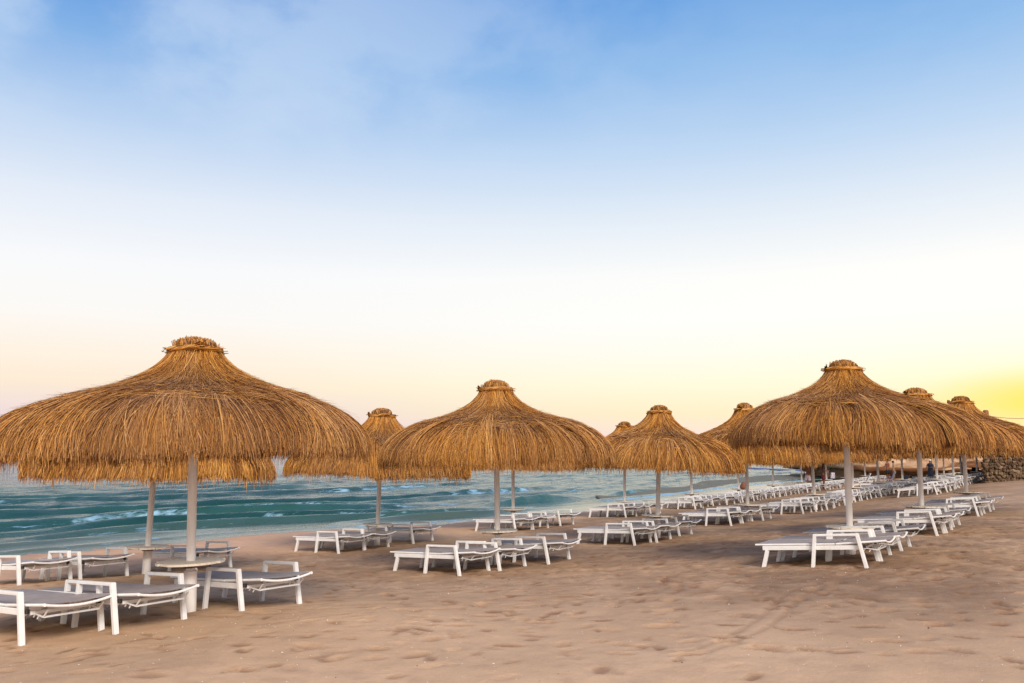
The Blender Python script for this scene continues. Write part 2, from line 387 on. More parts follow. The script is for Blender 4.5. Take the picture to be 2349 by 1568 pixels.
# pebbles and shell bits
pv = []; pq = []
octv = np.array([(1, 0, 0), (-1, 0, 0), (0, 1, 0), (0, -1, 0), (0, 0, .6), (0, 0, -.6)])
octf = np.array([(0, 2, 4), (2, 1, 4), (1, 3, 4), (3, 0, 4), (2, 0, 5), (1, 2, 5), (3, 1, 5), (0, 3, 5)])
def zgrid(x, y):
    i = np.clip(np.searchsorted(gx, x), 1, len(gx) - 1); j = np.clip(np.searchsorted(gy, y), 1, len(gy) - 1)
    return float(ZZ[j, i])
centers = [(-3.6, 8.6, 1.4), (-2.6, 9.4, 1.0), (-.4, 12.6, 1.5), (4.5, 12, 1.2), (0, 8, 3), (3, 8, 3), (-1.5, 7.5, 1.6)]
tn = []
for i in range(1300):
    if i % 2: cx, cy, r = centers[rng.randint(len(centers))]; x, y = rng.normal(cx, r * .6), rng.normal(cy, r * .6)
    else: y = rng.uniform(6.2, 16); x = rng.uniform(-.65, .65) * y
    if y < 5.5: continue
    s_ = rng.uniform(.002, .007) * (1.8 if rng.rand() < .06 else 1)
    M_ = octv * rng.uniform(.6, 1.3, (6, 3)) * s_
    a = rng.uniform(0, 6.28); c_, q_ = math.cos(a), math.sin(a)
    M_ = np.stack([M_[:, 0] * c_ - M_[:, 1] * q_, M_[:, 0] * q_ + M_[:, 1] * c_, M_[:, 2]], 1)
    pq.append(octf + len(pv) * 6); pv.append(M_ + (x, y, zgrid(x, y) + s_ * .2)); tn += [rng.rand()] * 6
m_peb, t, p = newmat('shell_bits')
t.links.new(ramp(t, attr(t, 'tone'), [(0, (.10, .06, .04, 1)), (.12, (.12, .08, .05, 1)), (.2, (.62, .52, .40, 1)), (1, (.80, .74, .66, 1))]), p.inputs['Base Color'])
pb = obj('pebbles', np_mesh('pebbles', np.concatenate(pv), np.concatenate(pq), {'tone': tn}, False), None, m_peb)
tag(pb, 'pale shell bits and pebbles scattered over the trampled sand', 'pebbles', kind='stuff')

# ------------------------------------------------------------------ sea
SEA = -.70
an = axis(-5000, -15.9, -60, -16, .11, 1.055); asx = axis(-4000, 5000, 2, 95, .28, 1.06)
SS, NN = np.meshgrid(asx, an)
shore = -22.5 + 3.6 * sstep(SS, 16, 30) - 2.2 * sstep(SS, 45, 75) + 2 * sstep(SS, 75, 110)
D = shore - NN
H = np.zeros_like(D); foam = np.zeros_like(D)
for i, (d, A, w, fa) in enumerate([(.5, .07, .3, .3), (1.9, .20, .38, .3), (3.6, .28, .45, .6), (5.6, .32, .5, .6), (8.0, .34, .6, 1.0), (10.8, .30, .6, .8), (14, .36, .6, .9), (18, .34, .65, .3), (23, .34, .8, .8), (29, .30, .9, .3), (36, .24, 1.2, .5), (45, .22, 1.4, .3), (56, .2, 1.6, .3)]):
    me_ = d + (.35 + .05 * d) * vnoise(SS * .07, 0 * SS, 20 + i) + .12 * vnoise(SS * .5, 0 * SS, 40 + i)
    am = np.clip(.6 + .8 * vnoise(SS * (.10 if i > 3 else .16), 0 * SS, 60 + i), .12, 1.15) * (1 - .6 * sstep(SS, 38, 60))
    u = (D - me_) / w
    u = np.where(u < 0, u * 1.7, u * .8)
    H += A * am * np.exp(-u * u)
    br = np.clip(vnoise(SS * .13, 0 * SS, 80 + i) * 1.8 + .35, 0, 1) * np.clip(.75 + .5 * vnoise(SS * .9, 0 * SS, 90 + i), 0, 1)
    foam = np.maximum(foam, fa * br * np.exp(-((D - me_ + w * .7) / (w * .75)) ** 2) * am)
foam = np.maximum(foam, .6 * np.exp(-((D - .3 - .25 * vnoise(SS * .5, 0 * SS, 3)) / .22) ** 2) * (.6 + .6 * vnoise(SS * .3, 0 * SS, 9)))
fade = 1 - sstep(D, 60, 400)
H += fade * (.11 * fbm(NN * .38, SS * .11, 3, 31) + .07 * fbm(NN * 1.25, SS * .32, 3, 33)) * sstep(D, 3, 14) + (1 - sstep(D, 40, 60)) * .05 * fbm(NN * 2.2, SS * .7, 2, 35) * sstep(D, .5, 6)
# patches of broken white water farther out
foam = np.maximum(foam, .38 * sstep(fbm(NN * .12, SS * .035, 4, 55), .18, .5) * sstep(D, 8, 16) * (1 - sstep(D, 60, 110)) * (.35 + .5 * sstep(SS, 22, 45)))
shal = (1 - sstep(D, .3, 4.5)) * .7
# still green lagoon between the beach and the sandbar
bx = [(34, -30.6), (41, -32.0), (55, -35.0), (75, -39.5), (100, -43)]
bs = [b[0] for b in bx]; 
XXs, YYs = ns(NN, SS)
def px2w(x, y, z=SEA):          # point of the water plane seen at a place of the photograph (2349 px wide)
    v = Vector(((x - 1174.5) / 1950, 1, (784 - y) / 1950)); v = Matrix.Rotation(PITCH, 3, 'X') @ v
    k = (z - 1.8) / v.z; return v.x * k, v.y * k
near_e = [px2w(*q) for q in ((1327, 1150), (1400, 1147), (1495, 1138.5), (1580, 1127), (1661, 1118.5), (1750, 1109.5), (1848, 1101), (1935, 1097))]
far_e = [px2w(*q) for q in ((1327, 1149), (1400, 1139), (1495, 1124), (1580, 1112), (1661, 1098), (1750, 1091), (1848, 1085), (1935, 1083))]
ne = np.array([to_ns(*q) for q in near_e]); fe = np.array([to_ns(*q) for q in far_e])
o_ = np.argsort(ne[:, 1]); edge_n = np.interp(SS, ne[o_, 1], ne[o_, 0])
lag = sstep(SS, 26, 36) * sstep(NN - edge_n, -.6, .4) * (1 - sstep(SS, 120, 140))
crest = np.clip(np.gradient(H, axis=0) / np.gradient(NN, axis=0), 0, 1)
H *= 1 - .85 * lag; foam *= 1 - .9 * lag
foam = np.maximum(foam, .8 * sstep(SS, ne[o_[0], 1] - 2, ne[o_[0], 1] + 4) * np.exp(-((NN - edge_n - .35) / .3) ** 2) * (1 - sstep(SS, 90, 110)))
sea = obj('sea', grid_mesh('sea', XXs, YYs, H + SEA, {'foam': foam, 'shallow': shal, 'lagoon': lag}), None, m_sea)
tag(sea, kind='structure')
# sandbar
rows = []
for k in range(9):
    tt = k / 8; prof_z = SEA - .10 + .24 * math.sin(math.pi * tt) ** .6
    rows.append([(a[0] * (1 - tt) + b[0] * tt, a[1] * (1 - tt) + b[1] * tt, SEA - .10 + (prof_z - SEA + .10) * min(1, math.dist(a, b) / 5)) for a, b in
                 zip([(np.interp(q, range(8), [e[0] for e in near_e]), np.interp(q, range(8), [e[1] for e in near_e])) for q in np.linspace(0, 7, 60)],
                     [(np.interp(q, range(8), [e[0] for e in far_e]) + .8 * math.sin(q * 5), np.interp(q, range(8), [e[1] for e in far_e]) + 1.2 * math.sin(q * 9)) for q in np.linspace(0, 7, 60)])])
R_ = np.array(rows)
bar = obj('sandbar', grid_mesh('sandbar', R_[..., 0], R_[..., 1], R_[..., 2]), None, m_bar); tag(bar, kind='structure')

# blue float line in the bay
pts = [px2w(*q) for q in ((1500, 1067), (1591, 1071), (1685, 1074), (1760, 1078), (1849, 1082), (1930, 1081))]
mb = MB(); fine = []
for a, b in zip(pts, pts[1:]):
    for q in np.linspace(0, 1, 14, endpoint=False): fine.append((a[0] + (b[0] - a[0]) * q, a[1] + (b[1] - a[1]) * q, SEA + .08 + .03 * math.sin(len(fine))))
mb.tube(fine, .05, 5)
rp = mb.mesh('line', simple('blue_rope', (.02, .05, .22), .5))
bl = empty('swim_line', (fine[0][0], fine[0][1], 0)); tag(bl, 'long blue float line stretched across the bay beyond the sandbar', 'float line')
o = obj('rope', rp, bl); o.matrix_parent_inverse = Matrix.Translation(bl.location).inverted()
mb = MB()
for a in fine[::1]:
    mb.tube([(a[0] - .9, a[1], a[2]), (a[0] - .5, a[1], a[2]), (a[0] + .5, a[1], a[2]), (a[0] + .9, a[1], a[2])], [.05, .11, .11, .05], 6)
o = obj('floats', mb.mesh('floats', simple('blue_float', (.02, .05, .20), .4), True), bl); o.matrix_parent_inverse = Matrix.Translation(bl.location).inverted(); o['kind'] = 'stuff'

# ------------------------------------------------------------------ cliff, wall, terrace
prof = [(3.2, -1.2), (3.0, -.2), (2.6, .12), (.4, .30), (0, .55), (-.1, 1.1), (.2, 1.9), (.8, 2.6), (1.8, 3.1), (4, 3.4), (30, 3.7)]
path = [(29.5, 95), (30.0, 84), (32.5, 78.5), (38, 77), (45, 79), (52, 78), (60, 80), (68, 78), (90, 80)]
fp = [];
for a, b in zip(path, path[1:]):
    k = max(2, int(math.dist(a, b) / .6))
    for q in range(k): fp.append((a[0] + (b[0] - a[0]) * q / k, a[1] + (b[1] - a[1]) * q / k))
fp = np.array(fp)
for _ in range(6): fp[1:-1] = (fp[:-2] + fp[1:-1] * 2 + fp[2:]) / 4
tg = np.gradient(fp, axis=0); tg /= np.linalg.norm(tg, axis=1)[:, None]; inn = np.stack([-tg[:, 1], tg[:, 0]], 1)
pa = np.array(prof); pt = np.linspace(0, len(prof) - 1, 44); po = np.interp(pt, range(len(prof)), pa[:, 0]); pz = np.interp(pt, range(len(prof)), pa[:, 1])
I = np.arange(len(fp))[:, None]; J = pt[None, :]
off = po[None, :] + .9 * fbm(I * .16, J * .8, 4, 3) * (J > 1); zz = pz[None, :] + .35 * fbm(I * .2, J * .7, 3, 8) * (J > 1)
cl_ = obj('cliff', grid_mesh('cliff', fp[:, 0:1] + inn[:, 0:1] * off, fp[:, 1:2] + inn[:, 1:2] * off, zz), None, m_cliff)
tag(cl_, kind='structure')

W0 = Vector((23.25, 42.2)); W1 = Vector((46, 36.5)); W2 = W0 + Vector((US[0], US[1])) * 14
TOP = 2.55
def rubble(name, A, B, parent, seed):
    r = np.random.RandomState(seed); L = (B - A).length; d = (B - A) / L; nrm = Vector((d.y, -d.x))
    if nrm.dot(-A) < 0: nrm = -nrm
    V = []; F = []; tn = []
    ico = bmesh.new(); bmesh.ops.create_icosphere(ico, subdivisions=2, radius=1)
    iv = np.array([v.co[:] for v in ico.verts]); jf = np.array([[v.index for v in f.verts] for f in ico.faces]); ico.free()
    z = -.1
    while z < TOP + .05:
        u = r.uniform(-.1, .1)
        while u < L:
            w = r.uniform(.05, .12); h = r.uniform(.07, .17); dp = r.uniform(.08, .16)
            S = iv * (1 + .5 * r.randn(len(iv), 1) * .5) * (w, dp, h); ra = r.normal(0, .5); S = np.stack([S[:, 0] * math.cos(ra) - S[:, 2] * math.sin(ra), S[:, 1], S[:, 0] * math.sin(ra) + S[:, 2] * math.cos(ra)], 1)
            px = A.x + d.x * u + nrm.x * r.uniform(-.02, .05); py = A.y + d.y * u + nrm.y * r.uniform(-.02, .05)
            wx = px + S[:, 0] * d.x + S[:, 1] * nrm.x; wy = py + S[:, 0] * d.y + S[:, 1] * nrm.y
            F.append(jf + len(V) * len(iv)); V.append(np.stack([wx, wy, z + S[:, 2] + r.uniform(-.03, .03)], 1)); tn += [r.rand()] * len(iv)
            u += w * 1.45
        z += .15
    o = obj(name, np_mesh(name, np.concatenate(V), np.concatenate(F), {'tone': tn}, True), parent, m_rub); return o
wall = empty('stone_wall', (W0.x, W0.y, .2)); tag(wall, 'rough rubble stone retaining wall at the right edge of the beach', 'wall')
for A, B, sd_ in ((W0, W1, 1), (W0, W2, 2)):
    o = rubble('wall_face', A, B, wall, sd_); o.matrix_parent_inverse = Matrix.Translation(wall.location).inverted()
ter = MB(); mid = W1 + Vector((60, 40))
k1 = W0 + Vector((.25, .12))
loop = [k1, W1 + Vector((.05, .1)), W1 + Vector((120, -10)), W2 + Vector((160, 40)), W2 + Vector((.2, .1))]
bot = [ter.bm.verts.new((q.x, q.y, -1)) for q in loop]; top = [ter.bm.verts.new((q.x, q.y, TOP)) for q in loop]
ter.bm.faces.new(top)
for i in range(len(loop)): ter.bm.faces.new((bot[i], bot[(i + 1) % len(loop)], top[(i + 1) % len(loop)], top[i]))
m_ter = simple('terrace_earth', (.24, .16, .10), .95, .3, 2, bmp=.05)
to = obj('terrace', ter.mesh('terrace', m_ter)); tag(to, kind='structure')
# rope fence on the wall
fn = empty('rope_fence', (27.3, 41.9, TOP)); tag(fn, 'brown wooden post and rope fence along the top of the stone wall', 'fence')
fd = (W1 - W0).normalized(); posts = []
Pb = Vector((26.78, 42.0))
for k in (-1, 0, 1, 2):
    q = Pb + fd * 3.1 * k + Vector((.3, .35)) * 0
    posts.append(q); mb = MB()
    mb.lathe([(.13, TOP - .1), (.135, TOP + .6), (.13, 3.88), (.10, 3.94), (0.001, 3.95)], 14, (q.x, q.y))
    o = obj('post', mb.mesh('post', m_wood, True), fn); o.matrix_parent_inverse = Matrix.Translation(fn.location).inverted()
for a, b in zip(posts, posts[1:]):
    mb = MB(); mb.tube([(a.x + (b.x - a.x) * q, a.y + (b.y - a.y) * q, 3.68 - .35 * 4 * q * (1 - q) * .5) for q in np.linspace(0, 1, 14)], .022, 6)
    o = obj('rope', mb.mesh('rope', m_rope, True), fn); o.matrix_parent_inverse = Matrix.Translation(fn.location).inverted()

# ------------------------------------------------------------------ thatch
PR = np.array([.24, .27, .33, .43, .58, .78, 1.02, 1.28, 1.53, 1.77, 1.94, 2.05, 2.07])
PZt = np.array([1.34, 1.25, 1.15, 1.03, .91, .805, .715, .645, .56, .44, .295, .135, 0.0])
LA = np.concatenate([[0], np.cumsum(np.hypot(np.diff(PR), np.diff(PZt)))]); LT = LA[-1]
def prof_at(a):
    r = np.interp(a, LA, PR); z = np.interp(a, LA, PZt); ex = np.maximum(a - LT, 0); z = z - ex
    e = .03; r2 = np.interp(a + e, LA, PR); z2 = np.interp(a + e, LA, PZt) - np.maximum(a + e - LT, 0)
    r1 = np.interp(a - e, LA, PR); z1 = np.interp(a - e, LA, PZt) - np.maximum(a - e - LT, 0)
    tr = r2 - r1; tz = z2 - z1; l = np.hypot(tr, tz) + 1e-6
    return r, z, tr / l, tz / l
def lf(phi, seed, k=1.6): return vnoise(np.cos(phi) * k + 7, np.sin(phi) * k + 7, seed)
def ribbons(P, w, twist):
    """P: n,K,3 centre lines; w: n,K half widths; twist: n angle -> verts, quads"""
    n, K, _ = P.shape
    tg = np.gradient(P, axis=1); tg /= np.linalg.norm(tg, axis=2, keepdims=True) + 1e-9
    rad = P.copy(); rad[..., 2] = 0; rad /= np.linalg.norm(rad, axis=2, keepdims=True) + 1e-9
    sidev = np.cross(tg, rad); ln = np.linalg.norm(sidev, axis=2, keepdims=True)
    alt = np.stack([-rad[..., 1], rad[..., 0], 0 * rad[..., 0]], -1); alt = alt - (alt * tg).sum(-1, keepdims=True) * tg
    sidev = alt / (np.linalg.norm(alt, axis=2, keepdims=True) + 1e-9)
    nor = np.cross(tg, sidev); c = np.cos(twist)[:, None, None]; s = np.sin(twist)[:, None, None]
    dv = (sidev * c + nor * s) * w[..., None]
    V = np.stack([P - dv, P + dv], 2).reshape(-1, 3)
    b = (np.arange(n) * K * 2)[:, None] + (np.arange(K - 1) * 2)[None, :]
    Q = np.stack([b, b + 1, b + 3, b + 2], -1).reshape(-1, 4)
    return V, Q
def thatch(name, NS, width, seed, gap=None, K=6, notch=None, off=(0, 0)):
    r = np.random.RandomState(seed); Vs = []; Qs = []; TN = []; HU = []; nb = 0
    def add(a0, a1, phi0, dphi, l0, l1, w, tone, hue, curl=None, rs=None):
        nonlocal nb
        n = len(a0); t_ = np.linspace(0, 1, K)[None, :]
        a = a0[:, None] + (a1 - a0)[:, None] * t_
        rr_, z, tr, tz = prof_at(a)
        lift = l0[:, None] * (1 - t_) + l1[:, None] * t_
        ph = phi0[:, None] + dphi[:, None] * t_ / np.maximum(rr_, .5)
        if curl is not None: ph = ph + curl[:, None] * np.sin(t_ * 2.6) / np.maximum(rr_, .5)
        R = rr_ * (1 + .022 * lf(ph, seed + 3, 1.2) * sstep(a, 1.2, 2.4)) - tz * lift
        Zz = z + tr * lift + .035 * lf(ph, seed + 5, 1.4) * sstep(a, .6, 1.8)
        ko = sstep(rr_, .9, 2.0); P = np.stack([R * np.cos(ph) + off[0] * ko, R * np.sin(ph) + off[1] * ko, Zz], -1)
        wv_ = w[:, None] * (1 - .55 * t_ ** 2)
        V, Q = ribbons(P, wv_, r.uniform(-1.1, 1.1, n))
        Vs.append(V); Qs.append(Q + nb); nb += len(V)
        TN.append(np.repeat(np.clip(tone, 0, 1), K * 2)); HU.append(np.repeat(np.clip(hue, 0, 1), K * 2))
    def clumps(nc, n):
        cid = r.randint(0, nc, n); cphi = r.uniform(0, 2 * math.pi, nc)
        return cid, cphi, cphi[cid], r.rand(nc)
    # lower skirt
    n = int(NS * .52); nc = max(60, n // 12); cid, cphi, ph, ct = clumps(nc, n)
    a0 = r.uniform(.95, 2.05, n); cend = r.normal(0, .032, nc) + .03 * lf(cphi * 3, seed + 9, 4)
    if notch is not None:
        dn = np.abs((cphi - notch[0] + math.pi) % (2 * math.pi) - math.pi); cend = cend - notch[2] * (dn < notch[1])
    a1 = LT + .0 + cend[cid] + r.normal(0, .025, n)
    stray = r.rand(n) < .09; a1 = a1 + stray * r.uniform(.0, .16, n) + np.abs(.03 * lf(cphi * 7, seed + 19, 8))[cid]
    lock = lf(cphi, seed + 60, 9) + .5 * lf(cphi, seed + 61, 18)
    cend = cend + .045 * lock; clift = r.uniform(-.04, .045, nc) + .065 * lock
    sweep = .12 * lf(ph, seed + 21, 1.3) + .09 * r.randn(nc)[cid] + .045 * r.randn(n)
    spread = (r.rand(n) - .5) * .14 / 1.6
    keep = np.ones(n, bool)
    if gap is not None:
        dg = np.abs((ph + spread - gap[0] + math.pi) % (2 * math.pi) - math.pi); sweep = sweep * np.clip(dg * 2 - .08, 0, 1); keep = ~((dg < gap[1]) & (r.rand(n) < .93))
    hue = .36 + .3 * lf(ph, seed + 30, 2.2) + .3 * (ct[cid] - .5) - .35 * sstep(a0, 1.4, 2.1)
    tone = .45 + .30 * (ct[cid] - .5) + .24 * r.randn(n) + .16 * lock[cid]
    f = lambda *A: [x[keep] for x in A]
    add(*f(a0, a1, ph + spread, sweep - spread * .7, clift[cid] + r.uniform(-.01, .02, n), clift[cid] * .8 + r.uniform(-.03, .05, n), np.full(n, width) * r.uniform(.6, 1.3, n), tone, hue))
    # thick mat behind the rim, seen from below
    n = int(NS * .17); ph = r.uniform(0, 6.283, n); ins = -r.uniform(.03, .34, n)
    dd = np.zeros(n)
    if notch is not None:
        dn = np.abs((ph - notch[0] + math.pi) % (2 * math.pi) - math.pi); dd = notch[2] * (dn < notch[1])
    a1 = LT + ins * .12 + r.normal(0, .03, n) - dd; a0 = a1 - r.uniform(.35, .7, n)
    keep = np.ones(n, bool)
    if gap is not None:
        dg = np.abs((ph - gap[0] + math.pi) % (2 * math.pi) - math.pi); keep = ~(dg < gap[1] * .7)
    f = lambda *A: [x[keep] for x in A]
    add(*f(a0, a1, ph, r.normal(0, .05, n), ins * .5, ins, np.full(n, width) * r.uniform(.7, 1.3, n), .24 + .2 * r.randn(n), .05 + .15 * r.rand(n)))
    # upper cone
    n = int(NS * .26); nc = max(40, n // 16); cid, cphi, ph, ct = clumps(nc, n)
    a0 = r.uniform(.0, .85, n) ** 1.0; a1 = np.minimum(a0 + r.uniform(.45, 1.0, n), 1.38 + r.normal(0, .07, n) + .05 * r.randn(nc)[cid])
    spread = (r.rand(n) - .5) * .25
    sweep = .10 * r.randn(nc)[cid] + .05 * r.randn(n)
    cl2 = r.uniform(0, .05, nc)[cid]
    hue = .55 + .3 * lf(ph, seed + 41, 2.5) + .3 * (ct[cid] - .5) - .45 * (1 - sstep(a0, 0, .35))
    tone = .5 + .33 * (ct[cid] - .5) + .2 * r.randn(n)
    add(a0, a1, ph + spread, sweep, .0 + cl2 * .5 + r.uniform(0, .02, n), .015 + cl2 + r.uniform(0, .05, n), np.full(n, width) * r.uniform(.6, 1.25, n), tone, hue, r.normal(0, .03, n))
    # tangle at the step between the tiers
    n = int(NS * .05); a0 = r.uniform(.95, 1.55, n); ph = r.uniform(0, 6.283, n)
    add(a0, a0 + r.uniform(-.05, .30, n), ph, r.normal(0, .22, n), r.uniform(.01, .07, n), r.uniform(.0, .10, n), np.full(n, width * .75), .68 + .2 * r.randn(n), .45 + .35 * r.randn(n), r.normal(0, .08, n))
    n = int(NS * .05); a0 = r.uniform(.9, 1.3, n); ph = r.uniform(0, 6.283, n); sgn = np.where(r.rand(n) < .5, -1, 1)
    add(a0, a0 + r.uniform(.0, .18, n), ph, sgn * r.uniform(.2, .6, n), r.uniform(.0, .05, n), r.uniform(.0, .06, n), np.full(n, width * .8), .62 + .2 * r.randn(n), .15 + .3 * r.rand(n))
    # fly-aways and single hanging straws
    n = int(NS * .03); a0 = r.uniform(.4, 2.2, n); add(a0, a0 + r.uniform(.12, .4, n), r.uniform(0, 6.283, n), r.normal(0, .1, n), np.full(n, .02), r.uniform(.06, .15, n), np.full(n, width * .55), .5 + .2 * r.randn(n), .3 + .3 * r.rand(n))
    n = int(NS * .012); a0 = LT - r.uniform(.1, .3, n); add(a0, LT + r.uniform(.05, .36, n) * r.rand(n) ** .6, r.uniform(0, 6.283, n), r.normal(0, .04, n), -r.uniform(0, .25, n), -r.uniform(0, .3, n), np.full(n, width * .35), .35 + .2 * r.randn(n), .2 + .3 * r.rand(n))
    me = np_mesh(name, np.concatenate(Vs), np.concatenate(Qs), {'tone': np.concatenate(TN), 'hue': np.concatenate(HU)}, False)
    me.materials.append(m_straw); return me
def lathe_np(name, prof_, seg, mat, jit=0, seed=0, off=(0, 0)):
    pr = np.array(prof_); ph = np.linspace(0, 2 * math.pi, seg + 1)
    R = pr[:, 0:1] * (1 + .022 * lf(ph, seed + 3, 1.2)[None, :] * (pr[:, 0:1] > 1)); 
    Zz = pr[:, 1:2] + .035 * lf(ph, seed + 5, 1.4)[None, :] * (pr[:, 0:1] > .8) + 0 * ph[None, :]
    ko = sstep(pr[:, 0:1], .9, 2.0); me = grid_mesh(name, R * np.cos(ph)[None, :] + off[0] * ko, R * np.sin(ph)[None, :] + off[1] * ko, Zz); me.materials.append(mat); return me
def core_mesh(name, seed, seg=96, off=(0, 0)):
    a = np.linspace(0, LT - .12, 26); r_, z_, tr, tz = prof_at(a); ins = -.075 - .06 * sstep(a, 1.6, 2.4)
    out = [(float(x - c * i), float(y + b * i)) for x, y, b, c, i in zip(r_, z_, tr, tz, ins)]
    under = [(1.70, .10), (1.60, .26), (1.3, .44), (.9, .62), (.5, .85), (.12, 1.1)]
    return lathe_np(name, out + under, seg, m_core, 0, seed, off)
def cap_mesh(name, NS, width, seed):
    r = np.random.RandomState(seed); K = 5; t_ = np.linspace(0, 1, K)[None, :]
    n = NS; ph = r.uniform(0, 6.283, n); ri = np.sqrt(r.rand(n)) ; r1 = .265 * ri; 
    top = 1.335 + .155 * np.sqrt(np.clip(1 - (ri * .93) ** 2, 0, 1)) ** .8 + r.normal(0, .008, n) + .012 * lf(ph, seed, 3)
    lean = r.normal(0, .02, n)
    R = (r1 * 1.02)[:, None] * (1 - t_ * 0) + (-.05 * ri)[:, None] * t_ ; 
    P = np.stack([R * np.cos(ph[:, None]) + lean[:, None] * t_, R * np.sin(ph[:, None]) + lean[:, None] * t_, 1.26 + (top - 1.26)[:, None] * t_], -1)
    V, Q = ribbons(P, np.full((n, K), width), r.uniform(-1.2, 1.2, n))
    me = np_mesh(name, V, Q, {'tone': np.repeat(np.clip(.5 + .2 * r.randn(n), 0, 1), K * 2), 'hue': np.repeat(np.clip(.35 + .2 * r.randn(n), 0, 1), K * 2)}, False)
    me.materials.append(m_straw); return me
def band_mesh(name, NS, width, seed):
    r = np.random.RandomState(seed); K = 8; t_ = np.linspace(0, 1, K)[None, :]
    n = NS; p0 = r.uniform(0, 6.283, n); L = r.uniform(.6, 1.7, n); th0 = r.uniform(0, 6.283, n); rad = .034 * np.sqrt(r.uniform(.5, 1.1, n))
    th = th0[:, None] + 1.8 * t_; ph = p0[:, None] + L[:, None] * t_
    mz = 1.315 + .012 * lf(ph, seed, 1.5)
    ends = .03 * (r.rand(n) < .12)[:, None] * (t_ - .5) ** 2 * 8
    R = .288 + rad[:, None] * np.cos(th) + ends; z = mz + rad[:, None] * np.sin(th) * 1.15
    P = np.stack([R * np.cos(ph), R * np.sin(ph), z], -1)
    tg = np.gradient(P, axis=1); tg /= np.linalg.norm(tg, axis=2, keepdims=True)
    up = np.stack([np.cos(th) * np.cos(ph), np.cos(th) * np.sin(ph), np.sin(th)], -1); sd_ = np.cross(tg, up)
    V = np.stack([P - sd_ * width, P + sd_ * width], 2).reshape(-1, 3)
    b = (np.arange(n) * K * 2)[:, None] + (np.arange(K - 1) * 2)[None, :]
    Q = np.stack([b, b + 1, b + 3, b + 2], -1).reshape(-1, 4)
    # bundle ends sticking out
    m_ = 140; e0 = r.uniform(0, 6.283); ex = e0 + r.normal(0, .1, m_); zz_ = 1.32 + r.normal(0, .022, m_)
    Pa = np.stack([.29 * np.cos(ex), .29 * np.sin(ex), zz_], -1); dirn = np.stack([-np.sin(ex) * .8 + np.cos(ex) * .5, np.cos(ex) * .8 + np.sin(ex) * .5, r.uniform(0, .7, m_)], -1) * r.uniform(.04, .09, m_)[:, None]
    Pe = np.stack([Pa, Pa + dirn * .5, Pa + dirn], 1); V2, Q2 = ribbons(Pe, np.full((m_, 3), width * .8), r.uniform(-1, 1, m_))
    me = np_mesh(name, np.concatenate([V, V2]), np.concatenate([Q, Q2 + len(V)]),
                 {'tone': np.concatenate([np.repeat(np.clip(.6 + .2 * r.randn(n), 0, 1), K * 2), np.repeat(np.clip(.35 + .2 * r.randn(m_), 0, 1), 6)]),
                  'hue': np.concatenate([np.repeat(np.clip(.2 + .2 * r.randn(n), 0, 1), K * 2), np.full(m_ * 6, .1)])}, False)
    me.materials.append(m_straw); return me
def cap_core():
    mb = MB(); mb.lathe([(.22, 1.25), (.225, 1.38), (.18, 1.44), (.10, 1.465), (.001, 1.47)], 20); return mb.mesh('cap_core', m_core, True)

def table_mesh(rot):
    mb = MB(); R = .375; pw = .122; k = 6
    for i in range(k):
        y0 = -R + i * (2 * R / k) + .006; y1 = -R + (i + 1) * (2 * R / k) - .006
        def hw(y): return math.sqrt(max(R * R - y * y, .0))
        ys = np.linspace(y0, y1, 7); pts = [(hw(y) , y) for y in ys]
        off_ = .012 * ((i % 2) * 2 - 1)
        outl = [(max(x, .05) + off_, y) for x, y in pts] + [(-max(x, .05) + off_, y) for x, y in pts[::-1]]
        z0, z1 = .522, .548
        A = [mb.bm.verts.new((x, y, z0)) for x, y in outl]; B = [mb.bm.verts.new((x, y, z1)) for x, y in outl]
        mb.bm.faces.new(A[::-1]); mb.bm.faces.new(B)
        for q in range(len(outl)): mb.bm.faces.new((A[q], A[(q + 1) % len(outl)], B[(q + 1) % len(outl)], B[q]))
    me = mb.mesh('table_top', m_table); me.transform(Matrix.Rotation(rot, 4, 'Z')); return me
def brace_mesh():
    mb = MB(); mb.box((0, .12, .508), (.56, .05, .026)).box((0, -.12, .508), (.56, .05, .026)).lathe([(.10, .470), (.10, .494)], 16); return mb.mesh('table_bracket', m_wood)
def pole_mesh(top): 
    mb = MB(); mb.lathe([(.052, -.1), (.052, 1.2), (.05, top)], 20); return mb.mesh('pole', m_pole, True)
def sleeve_mesh():
    mb = MB(); mb.lathe([(.073, -.35), (.073, .46), (.062, .468)], 22)
    return mb.mesh('pole_sleeve', m_pole, True)
def frame_mesh():
    mb = MB()
    for k in range(8):
        a = 2 * math.pi * k / 8 + .2; c, s = math.cos(a), math.sin(a)
        mb.bar((c * .05, s * .05, 1.06), (c * 1.72, s * 1.72, .13), .045, .045)
        mb.bar((c * .05, s * .05, .45), (c * .95, s * .95, .50), .03, .03)
    return mb.mesh('canopy_frame', m_wood)
SLEEVE = sleeve_mesh(); FRAME = frame_mesh(); CAPC = cap_core(); BRACE = brace_mesh()
TAB = [table_mesh(.45), table_mesh(1.3), table_mesh(2.3)]
VAR = {}
